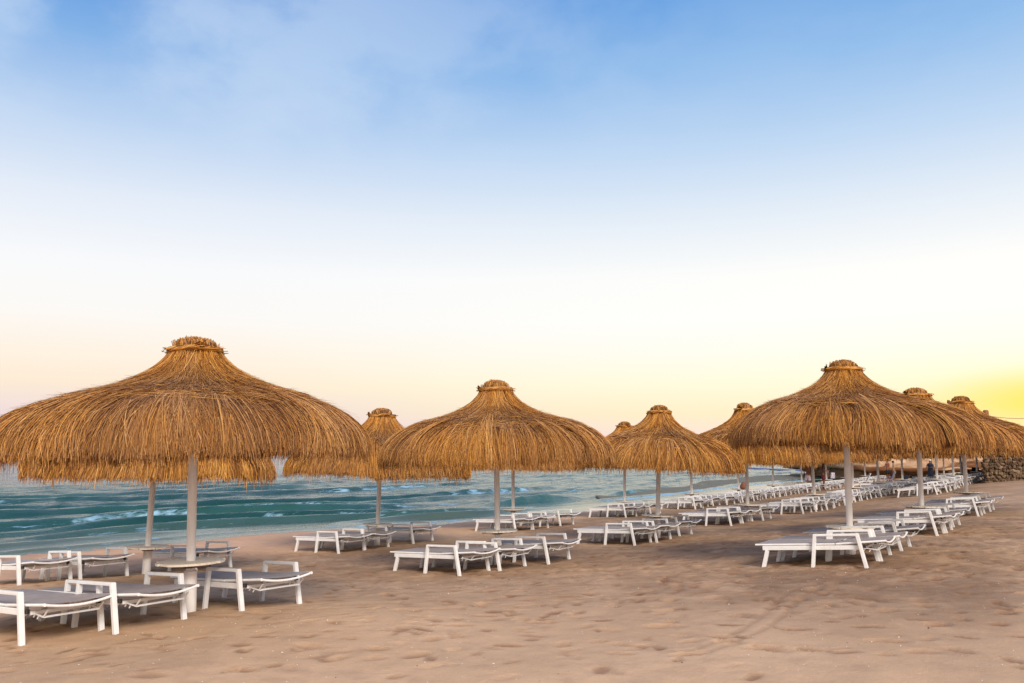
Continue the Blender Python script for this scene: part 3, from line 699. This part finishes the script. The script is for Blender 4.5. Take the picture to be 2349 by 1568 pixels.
def variant(k):
    if k not in VAR:
        if k == 'a1': a = (75000, .0031, 101, None, 6, (math.radians(-50), .10, .04), (-.08, 0))
        elif k == 'a2': a = (52000, .0037, 202, None, 6, None, (0, 0))
        elif k == 'c1': a = (52000, .0037, 303, (math.radians(-72), .042), 6, None, (.14, 0))
        elif k == 'm1': a = (24000, .0062, 404, None, 5, None, (0, 0))
        elif k == 'm2': a = (24000, .0062, 505, None, 5, None, (0, 0))
        else: a = (5000, .016, 606, None, 4, None, (0, 0))
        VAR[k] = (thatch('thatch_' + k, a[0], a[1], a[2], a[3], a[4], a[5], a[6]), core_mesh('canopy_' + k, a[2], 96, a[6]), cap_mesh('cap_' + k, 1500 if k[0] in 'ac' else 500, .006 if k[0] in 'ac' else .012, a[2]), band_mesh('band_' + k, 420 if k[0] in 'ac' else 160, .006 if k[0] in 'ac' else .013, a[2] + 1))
    return VAR[k]
def parasol(n, s, H, rim, rad, var, rot, tab, label, group, lean=(0, 0), off=(0, 0), tabz=0):
    rim += .08; x, y = ns(n, s); z = T(x, y)
    root = empty('straw_parasol', (x, y, z), 0); root.rotation_euler = (lean[1], lean[0], 0)
    tag(root, label, 'parasol', group)
    sz = (H - rim) / 1.49; sr = rad / 2.07
    th, co_, cp, bd = variant(var)
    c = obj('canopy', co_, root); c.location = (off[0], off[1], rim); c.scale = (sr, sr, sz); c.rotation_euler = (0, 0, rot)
    obj('thatch', th, c)
    cc = obj('cap', CAPC, root); cc.location = (0, 0, rim); cc.scale = (sr, sr, sz)
    st = obj('straw_tuft', cp, cc)
    b = obj('neck_band', bd, root); b.location = (0, 0, rim); b.scale = (sr, sr, sz); b.rotation_euler = (0, 0, rot)
    f = obj('canopy_frame', FRAME, root); f.location = (0, 0, rim); f.scale = (sr, sr, sz)
    obj('pole', pole_mesh(rim + 1.2 * sz), root); obj('pole_sleeve', SLEEVE, root)
    tb = obj('table_top', TAB[tab], root); tb.location = (0, 0, tabz); tb2 = obj('table_bracket', BRACE, tb)
    return root

GP = 'straw parasols standing in rows on the beach'
# row, n, s, H, rim, radius, variant, rot, table, label, lean, table offset
PARA = [
 ('A', -8.90, 6.20, 3.21, 1.74, 2.10, 'a1', 0, 0, 'largest nearest straw parasol over the round slatted table at the far left', -.026, .03),
 ('A', -9.45, 13.05, 3.40, 1.80, 2.12, 'a2', .4, 1, 'wide straw parasol left of centre with two poles seen below its canopy', -.014, .07),
 ('A', -9.10, 19.10, 3.19, 1.60, 1.90, 'm1', 1.0, 2, 'straw parasol right of centre between the wide middle one and the large right one', .04, .0),
 ('A', -9.07, 25.30, 3.54, 1.70, 2.0, 'm2', 2.2, 0, 'straw parasol peeking out left behind the large one on the right', .004, -.04),
 ('B', -14.25, 9.0, 3.20, 1.67, 2.06, 'm2', .3, 2, 'dark underlit straw parasol almost hidden behind the largest nearest one', .022, -.06),
 ('B', -15.06, 15.7, 3.38, 1.69, 2.2, 'm1', 3.9, 1, 'small looking straw parasol at the water between the two left ones', .02, -.03),
 ('B', -15.49, 22.2, 3.20, 1.74, 2.1, 'm2', 4.5, 0, 'straw parasol hidden behind the wide one left of centre, only rim and pole visible', .0, .0),
 ('B', -14.88, 28.5, 3.42, 1.78, 2.0, 'm1', 5.5, 0, 'straw parasol whose cap peeks out left behind the one right of centre', .019, -.04),
 ('C', -3.62, 14.85, 3.20, 1.74, 1.98, 'c1', .0, 0, 'large straw parasol on the right with a dark split in its thatch', .008, -.09),
 ('C', -3.48, 20.5, 3.07, 1.66, 1.98, 'm2', 1.7, 1, 'straw parasol directly behind the large split one on the right', .012, -.04),
 ('C', -3.35, 26.5, 3.20, 1.60, 2.05, 'm1', 2.9, 2, 'straw parasol cut by the right edge of the photo', .006, .04),
]
words = ['first', 'second', 'third', 'fourth', 'fifth', 'sixth', 'seventh', 'eighth', 'ninth', 'tenth', 'eleventh', 'twelfth', 'thirteenth']
rnd = random.Random(4)
rowname = {'A': 'middle row', 'B': 'row nearest the water', 'C': 'right-hand row', 'D': 'short far row by the stone wall'}
order = {}
for (row, n, s, H, rim, rad, v, rot, tb, lab, ln, tz_) in PARA:
    parasol(n, s, H, rim, rad, v, rot, tb, lab, GP, lean=(ln, 0), tabz=tz_); order.setdefault(row, []).append(s)
FAR = [('A', n, 31.4 + 6.2 * k) for k, n in enumerate((-8.79, -8.96, -9.22, -9.34, -9.60, -9.83, -10.03, -10.25))] + \
      [('B', n, 34.6 + 6.1 * k) for k, n in enumerate((-14.83, -15.0, -15.3, -15.55, -15.71, -15.97, -15.98))] + \
      [('D', n, 40.5 + 5.6 * k) for k, n in enumerate((-6.21, -6.33, -6.69, -6.61))]
for k, (row, n, s) in enumerate(FAR):
    L_ = order.setdefault(row, []); L_.append(s)
    n2 = n; s2 = s
    parasol(n2, s2, rnd.uniform(3.05, 3.2), rnd.uniform(1.62, 1.74), 1.9, 'm1' if s < 34 else 'far', rnd.uniform(0, 6), k % 3,
            'small distant straw parasol, %s of the %s' % (words[len(L_) - 1], rowname[row]), GP, lean=(rnd.uniform(-.03, .03), rnd.uniform(-.02, .02)))

# ------------------------------------------------------------------ sun loungers
def lounger_proto():
    root = empty('sun_lounger', (0, 0, 0)); W = .372; zt = .322
    mb = MB()
    for s in (-1, 1):
        mb.bar((.10, s * (W - .018), .272), (1.47, s * (W - .018), .272), .032, .062)
    mb.bar((.16, -W + .035, .262), (.16, W - .035, .262), .03, .04); mb.bar((1.49, -W + .045, .262), (1.49, W - .045, .262), .03, .036); mb.bar((.80, -W + .035, .255), (.80, W - .035, .255), .03, .03)
    obj('frame', mb.mesh('frame', m_white), root)
    for s in (-1, 1):
        mb = MB(); mb.bar((.165, s * (W - .020), .240), (.075, s * (W - .020), -.05), .045, .055)
        obj('leg', mb.mesh('leg', m_white), root)
    for s in (-1, 1):
        mb = MB(); y = s * (W + .030)
        # sideways trapezoid: leg, arm, leg as one bent profile
        h = .026
        outer = [(.772, -.05), (.852, .472), (1.462, .472), (1.546, -.05)]
        inner = [(.820, -.05), (.893, .438), (1.421, .438), (1.498, -.05)]
        for q in range(3):
            o0, o1, i0, i1 = outer[q], outer[q + 1], inner[q], inner[q + 1]
            vs = [mb.bm.verts.new((p_[0], y + dy, p_[1])) for dy in (-h, h) for p_ in (o0, o1, i1, i0)]
            for fc in ((0, 1, 2, 3), (7, 6, 5, 4), (0, 4, 5, 1), (2, 6, 7, 3)): mb.bm.faces.new([vs[z_] for z_ in fc])
        bmesh.ops.remove_doubles(mb.bm, verts=mb.bm.verts, dist=.0005)
        bmesh.ops.bevel(mb.bm, geom=[e for e in mb.bm.edges if len(e.link_faces) == 2 and e.calc_face_angle(0) > 1.2], offset=.005, segments=2, affect='EDGES')
        obj('armrest', mb.mesh('armrest', m_white), root)
    # seat tubes + fabric
    mb = MB()
    for s in (-1, 1): mb.tube([(0, s * (W - .02), zt), (1.12, s * (W - .02), zt)], .0155, 10)
    mb.tube([(.0, -W + .02, zt), (.0, -.15, zt - .004), (.0, .15, zt - .004), (.0, W - .02, zt)], .0145, 10)
    seat = obj('seat_frame', mb.mesh('seat_frame', m_white, True), root)
    u = np.linspace(.008, 1.105, 14); v_ = np.linspace(-W + .012, W - .012, 13); U, V = np.meshgrid(u, v_)
    sag = .006 * (1 - (V / W) ** 2) 
    me = grid_mesh('seat_sling', U, V, zt + .017 - sag); me.materials.append(m_sling); obj('seat_sling', me, seat)
    # backrest, lying almost flat
    def bz(x): return zt + .002 + (x - 1.135) * .055
    mb = MB()
    for s in (-1, 1): mb.tube([(1.135, s * (W - .02), bz(1.135)), (1.80, s * (W - .02), bz(1.80))], .0165, 10)
    mb.tube([(1.785, (W - .02) * q, bz(1.785) - .042 * (1 - q * q)) for q in np.linspace(-1, 1, 13)], .0135, 8)
    back = obj('backrest_frame', mb.mesh('backrest_frame', m_white, True), root)
    u = np.linspace(1.14, 1.775, 9); U, V = np.meshgrid(u, v_)
    sag = (.006 + .022 * (U - 1.14) / .63) * (1 - (V / W) ** 2)
    me = grid_mesh('back_sling', U, V, bz(U) + .018 - sag); me.materials.append(m_sling); obj('back_sling', me, back)
    # adjusting bracket with notches
    mb = MB()
    for s in (-1, 1):
        y = s * (W - .09)
        mb.bar((1.30, y, .288), (1.66, y, .232), .012, .014, bev=0)
        for q in range(4): x = 1.36 + .07 * q; mb.bar((x, y, .268 - .012 * q), (x - .02, y, .242 - .012 * q), .010, .010, up=(0, 1, 0), bev=0)
    mb.bar((1.66, -W + .09, .232), (1.66, W - .09, .232), .018, .018, bev=0); mb.bar((1.66, W - .09, .232), (1.73, W - .09, .30), .012, .012, bev=0); mb.bar((1.66, -W + .09, .232), (1.73, -W + .09, .30), .012, .012, bev=0)
    obj('back_support', mb.mesh('back_support', m_white), root)
    for s in (-1, 1):
        mb = MB(); mb.box((1.505, s * (W - .012), .285), (.05, .024, .042)); obj('hinge_block', mb.mesh('hinge_block', m_black), root)
    for c in list(root.children) + [g for c in root.children for g in c.children]:
        if c.type == 'MESH': c.data.transform(Matrix.Diagonal((1.04, 1, 1, 1)))
    return root
proto = lounger_proto(); first = [True]
def raise_back(o, ang):
    for c in o.children:
        if c.name.split('.')[0] in ('backrest_frame',):
            c.matrix_local = Matrix.Translation((1.18, 0, .325)) @ Matrix.Rotation(-ang, 4, 'Y') @ Matrix.Translation((-1.18, 0, -.325))
GL = 'white sun loungers with grey slings set out under the parasols'
def lounger(nh, s, label, dr=0, up=0):
    """nh: beach coordinate of the rear legs' midpoint; the feet point to the water"""
    o = proto if first[0] else copy_tree(proto); first[0] = False
    ang = math.atan2(UN[1], UN[0]) + dr
    d = Vector((math.cos(ang), math.sin(ang)))
    hx, hy = ns(nh, s); fx, fy = hx - d.x * 1.508, hy - d.y * 1.508
    zh, zf = T(hx, hy), T(fx, fy); tilt = math.atan2(zh - zf, 1.508)
    o.rotation_mode = 'XYZ'
    M = Matrix.Translation((fx, fy, zf + .005)) @ Matrix.Rotation(ang, 4, 'Z') @ Matrix.Rotation(-tilt, 4, 'Y') @ Matrix.Translation((-.083, 0, 0))
    o.matrix_world = M; o.location = M.to_translation(); o.rotation_euler = M.to_euler()
    if up: raise_back(o, up)
    tag(o, label, 'sun lounger', GL); return o
pos3 = ['nearest', 'middle', 'farthest']
names = {('A', 0): 'the largest parasol at the far left', ('A', 1): 'the wide parasol left of centre', ('A', 2): 'the parasol right of centre', ('A', 3): 'the parasol peeking out left of the split one',
         ('B', 0): 'the pole behind the largest parasol', ('B', 1): 'the waterside parasol between the two left ones', ('B', 2): 'the waterside pole behind the wide parasol', ('B', 3): 'the waterside pole behind the parasol right of centre',
         ('C', 0): 'the large split parasol on the right', ('C', 1): 'the second parasol of the right row', ('C', 2): 'the parasol cut by the right edge'}
LOUNGE = {  # beach coordinates of the rear legs' midpoint and turn in degrees, three per parasol
 ('A', 0): [(-8.74, 4.66, 1), (-8.42, 5.42, 2), (-8.20, 6.82, -3)],
 ('A', 1): [(-8.93, 11.68, 0), (-8.70, 12.48, 2), (-8.60, 13.85, 3)],
 ('A', 2): [(-8.75, 17.65, 0), (-8.62, 18.47, 2), (-8.70, 19.90, 3)],
 ('A', 3): [(-8.95, 24.00, 1), (-8.90, 24.82, 0), (-8.80, 26.25, 2)],
 ('B', 0): [(-14.15, 7.20, 0), (-14.10, 8.15, -2), (-13.95, 10.2, 4)],
 ('B', 1): [(-14.45, 14.25, 0), (-14.45, 15.08, 1), (-14.45, 16.75, 4)],
 ('B', 2): [(-14.05, 20.70, -1), (-14.0, 21.52, 1), (-13.98, 22.98, 2)],
 ('B', 3): [(-13.92, 27.20, 0), (-13.95, 28.02, 1), (-14.0, 29.30, 1)],
 ('C', 0): [(-2.95, 13.38, 1), (-2.93, 14.20, 2), (-2.95, 15.85, 1)],
 ('C', 1): [(-2.92, 19.20, 0), (-2.88, 20.02, 1), (-2.95, 21.60, -1)],
 ('C', 2): [(-2.88, 25.20, 1), (-2.90, 26.0, 2), (-2.85, 27.60, 0)]}
for key, L3 in LOUNGE.items():
    for j, (n_, s_, dg_) in enumerate(L3):
        lounger(n_, s_, 'white lounger, %s of three at %s' % (pos3[j], names[key]), math.radians(dg_))
cnt2 = {'A': 4, 'B': 4, 'D': 0}
for (row, n, s) in FAR:
    k = cnt2[row]; cnt2[row] += 1
    m_ = 5 if k < 9 else 3
    for j in range(m_):
        ds = -2.3 + j * (4.9 / (m_ - 1)) * 1.0 + .15
        if abs(ds) < .25: ds = .4
        lounger(n + (.5 if row != 'B' else 1.1) + rnd.uniform(-.15, .15), s + ds, 'distant lounger, %s of the cluster at the %s parasol of the %s' % (words[j], words[k], rowname[row].replace('short far row by the stone wall', 'wall row').replace('row nearest the water', 'waterside row')), rnd.uniform(-.05, .05))
def wpos(px, Yw):     # ground point in the direction of photo column px at distance Yw
    X_ = (px - 1174.5) / 1950 * Yw; return X_, Yw, T(X_, Yw)
for k, (px, Yw, lab) in enumerate(((1992, 52, 'lounger with its grey back raised, left of the two beside the dark rocks'), (2049, 54, 'lounger with its grey back raised behind the man in black shorts'))):
    x, y, z = wpos(px, Yw); n_, s_ = to_ns(x, y); lounger(n_, s_, lab, .3, 1.0)

# ------------------------------------------------------------------ people
def skin(name, pts, edges, mat, parent=None, sub=1, root=0):
    me = bpy.data.meshes.new(name + '_base'); me.from_pydata([p[0] for p in pts], edges, []); o = bpy.data.objects.new(name, me); COL.objects.link(o)
    md = o.modifiers.new('s', 'SKIN'); md.use_smooth_shade = True
    for v, p in zip(me.skin_vertices[0].data, pts): v.radius = (p[1], p[2] if len(p) > 2 else p[1])
    me.skin_vertices[0].data[root].use_root = True
    ms = o.modifiers.new('u', 'SUBSURF'); ms.levels = sub; ms.render_levels = sub
    dg = bpy.context.evaluated_depsgraph_get(); ev = o.evaluated_get(dg); m2 = bpy.data.meshes.new_from_object(ev)
    o.modifiers.clear(); o.data = m2; m2.name = name; m2.materials.clear(); m2.materials.append(mat)
    for p_ in m2.polygons: p_.use_smooth = True
    if parent: o.parent = parent
    return o
def person(loc, rz, h, skincol, hair, label, arms='down', bottom=None, top=None, robe=None, hat=None, sit=False):
    k = h / 1.72; root = empty('person', loc, rz); tag(root, label, 'person')
    ms = simple('skin_tone', skincol, .55, .08, 12)
    hz = .93 * k if not sit else .48
    dz_ = hz - .93 * k
    def p(x, y, z, r, r2=None): return ((x * k, y * k, z * k + dz_), r * k, (r2 or r) * k)
    P = [p(0, 0, .93, .115, .10), p(0, 0, 1.12, .105, .085), p(0, 0, 1.32, .125, .095), p(0, 0, 1.45, .06), p(0, .01, 1.53, .055), p(0, .01, 1.62, .085, .10), p(0, .01, 1.69, .06, .07), p(0, .115, 1.60, .012)]
    E = [(0, 1), (1, 2), (2, 3), (3, 4), (4, 5), (5, 6), (5, 7)]
    for s in (-1, 1):
        b = len(P)
        if arms == 'down': J = [(.17, 0, 1.40, .05), (.23, -.02, 1.14, .04), (.24, .06, .90, .026), (.24, .09, .82, .030)]
        elif arms == 'hips': J = [(.17, 0, 1.40, .05), (.31, -.06, 1.16, .04), (.19, .04, .99, .026), (.15, .08, .96, .028)]
        else: J = [(.17, 0, 1.40, .05), (.24, .05, 1.15, .04), (.14, .25, 1.15, .026), (.08, .30, 1.16, .028)]
        P += [p(s * a, c, d, r) for a, c, d, r in J]; E += [(2, b), (b, b + 1), (b + 1, b + 2), (b + 2, b + 3)]
        w_ = Vector(J[3][:3]) - Vector(J[2][:3]); w_.normalize(); e = Vector(J[3][:3])
        for q in range(5):
            f0 = len(P); lat = Vector((0, .016 * (q - 2), 0)); L_ = (.07, .08, .085, .075, .05)[q]
            a1 = e + lat + w_ * L_ * .55; a2 = a1 + w_ * L_ * .4 + Vector((-.01, 0, 0))
            P += [p(s * a1.x, a1.y, a1.z, .009), p(s * a2.x, a2.y, a2.z, .007)]; E += [(b + 3, f0), (f0, f0 + 1)]
        b = len(P)
        if not sit: J = [(.09, 0, .86, .085), (.10, .02, .49, .055), (.105, -.01, .25, .05), (.10, -.02, .08, .035), (.11, .12, .03, .03)]
        else: J = [(.09, .03, .90, .085), (.12, .42, .98, .055), (.12, .48, .72, .05), (.12, .52, .50, .035), (.13, .64, .47, .03)]
        P += [p(s * a, c, d, r) for a, c, d, r in J]; E += [(0, b), (b, b + 1), (b + 1, b + 2), (b + 2, b + 3), (b + 3, b + 4)]
    skin('body', P, E, ms, root)
    mh = simple('hair', hair, .7, .2, 20)
    mb = MB(); bmesh.ops.create_uvsphere(mb.bm, u_segments=14, v_segments=10, radius=1)
    bmesh.ops.transform(mb.bm, matrix=Matrix.Translation((0, -.012 * k, 1.645 * k + dz_)) @ Matrix.Diagonal((.092 * k, .108 * k, .098 * k, 1)), verts=mb.bm.verts)
    obj('hat' if hat else 'hair', mb.mesh('hair', simple('hat_cloth', hat, .8, .1) if hat else mh, True), root)
    if bottom and not sit:
        mc = simple('shorts_cloth', bottom, .85, .1, 10)
        Q = [p(0, 0, 1.0, .128, .112), p(0, 0, .9, .135, .12)]; F = [(0, 1)]
        for s in (-1, 1):
            b = len(Q); Q += [p(s * .095, .0, .80, .105), p(s * .105, .015, .58, .095)]; F += [(1, b), (b, b + 1)]
        skin('shorts', Q, F, mc, root)
    if top: 
        Q = [p(0, 0, .96, .135, .12), p(0, 0, 1.15, .125, .105), p(0, 0, 1.34, .14, .11), p(0, 0, 1.42, .075)]; F = [(0, 1), (1, 2), (2, 3)]
        for s in (-1, 1): b = len(Q); Q += [p(s * .17, 0, 1.40, .068), p(s * .215, -.01, 1.25, .06)]; F += [(2, b), (b, b + 1)]
        skin('shirt', Q, F, simple('shirt_cloth', top, .85, .1, 10), root)
    if robe:
        mb = MB(); mb.lathe([(.23 * k, .12), (.21 * k, .5 * k), (.17 * k, .95 * k), (.15 * k, 1.1 * k), (.19 * k, 1.36 * k), (.09 * k, 1.46 * k)], 20)
        obj('robe', mb.mesh('robe', simple('robe_cloth', robe, .85, .2, 6), True), root)
    return root
def per(px, Yw, *a, **kw): x, y, z = wpos(px, Yw); return person((x, y, z), *a, **kw)
per(1845, 52, 2.2, 1.74, (.24, .085, .04), (.02, .012, .008), 'shirtless tanned man in pale pink shorts, hands on hips, left of the white pole', 'hips', bottom=(.62, .50, .52))
per(1880, 52, -2.0, 1.76, (.17, .06, .03), (.02, .012, .008), 'shirtless tanned man in dark red shorts, right of the white pole near the water', 'front', bottom=(.10, .012, .012))
per(2027, 66, .5, 1.78, (.20, .055, .025), (.015, .01, .008), 'broad shirtless man in black shorts in front of the cliff', 'front', bottom=(.008, .011, .013))
per(2040, 69, -2.2, 1.62, (.24, .13, .075), (.03, .015, .008), 'slim tanned person with dark hair beside the man in black shorts', 'down', bottom=(.20, .11, .06))
per(2124, 55, 2.6, 1.58, (.20, .10, .06), (.02, .015, .01), 'person in a long dark robe and white headscarf among the far loungers', 'front', robe=(.012, .016, .035), hat=(.72, .70, .68))
per(2198, 56, 1.6, 1.70, (.20, .10, .06), (.012, .01, .008), 'person in a black shirt sitting on a far lounger near the stone wall', 'front', top=(.012, .012, .014), sit=True)
per(1891, 70, 1.2, 1.65, (.26, .13, .08), (.02, .012, .008), 'dark haired person sitting at the water edge right of the two men', 'front', top=(.25, .18, .14), sit=True)

# ------------------------------------------------------------------ small cloths and bags in the distance
def cloth(name, x, y, z, w, h, mat, rz, label, cat, curve=.08, flat=False):
    u = np.linspace(-.5, .5, 16); U, V = np.meshgrid(u, u)
    fold = curve * np.sin(U * 9 + V * 2) * .35 + .01
    top = grid_mesh(name, U * w, fold, V * h) if not flat else grid_mesh(name, U * w, V * h, -np.abs(U) ** 2 * curve * 4 + .02 * np.sin(V * 9))
    top.materials.append(mat); o = obj(name, top); o.location = (x, y, z); o.rotation_euler = (0, 0, rz)
    md = o.modifiers.new('t', 'SOLIDIFY'); md.thickness = .012
    tag(o, label, cat); return o
mk = simple('black_cloth', (.008, .009, .011), .8, .2); mw = simple('white_cloth', (.62, .58, .66), .85, .08); mo = simple('orange_cloth', (.7, .19, .05), .85, .1); mbn = simple('brown_bag', (.16, .055, .03), .7, .2)
x, y, z = wpos(2076, 56); cloth('towel', x, y, z + .62, .95, .55, mk, .3, 'black towel draped over a lounger behind the man in black shorts', 'towel', .3, True)
x, y, z = wpos(2226, 52); cloth('towel', x, y, z + .62, .55, .40, mk, .4, 'black towel spread on a raised lounger back beside the stone wall', 'towel', .1)
x, y, z = wpos(1902, 50); cloth('towel', x, y, z + .9, .22, .34, mw, .2, 'white towel hanging beside a far pole right of the two men', 'towel', .12)
x, y, z = wpos(1934, 46); cloth('towel', x, y, z + .40, .4, .5, mo, .2, 'small orange towel lying on a far lounger', 'towel', .05, True)
x, y, z = wpos(1696, 39.2)
mb = MB(); mb.lathe([(.10, .56), (.17, .60), (.18, .72), (.10, .84), (.05, .90)], 14); o = obj('bag', mb.mesh('bag', mbn, True)); bx_, by_ = ns(-14.2, 39.1); o.location = (bx_ - .02, by_ - .16, T(bx_, by_)); tag(o, 'brown bag resting on the table around a far waterside pole', 'bag')
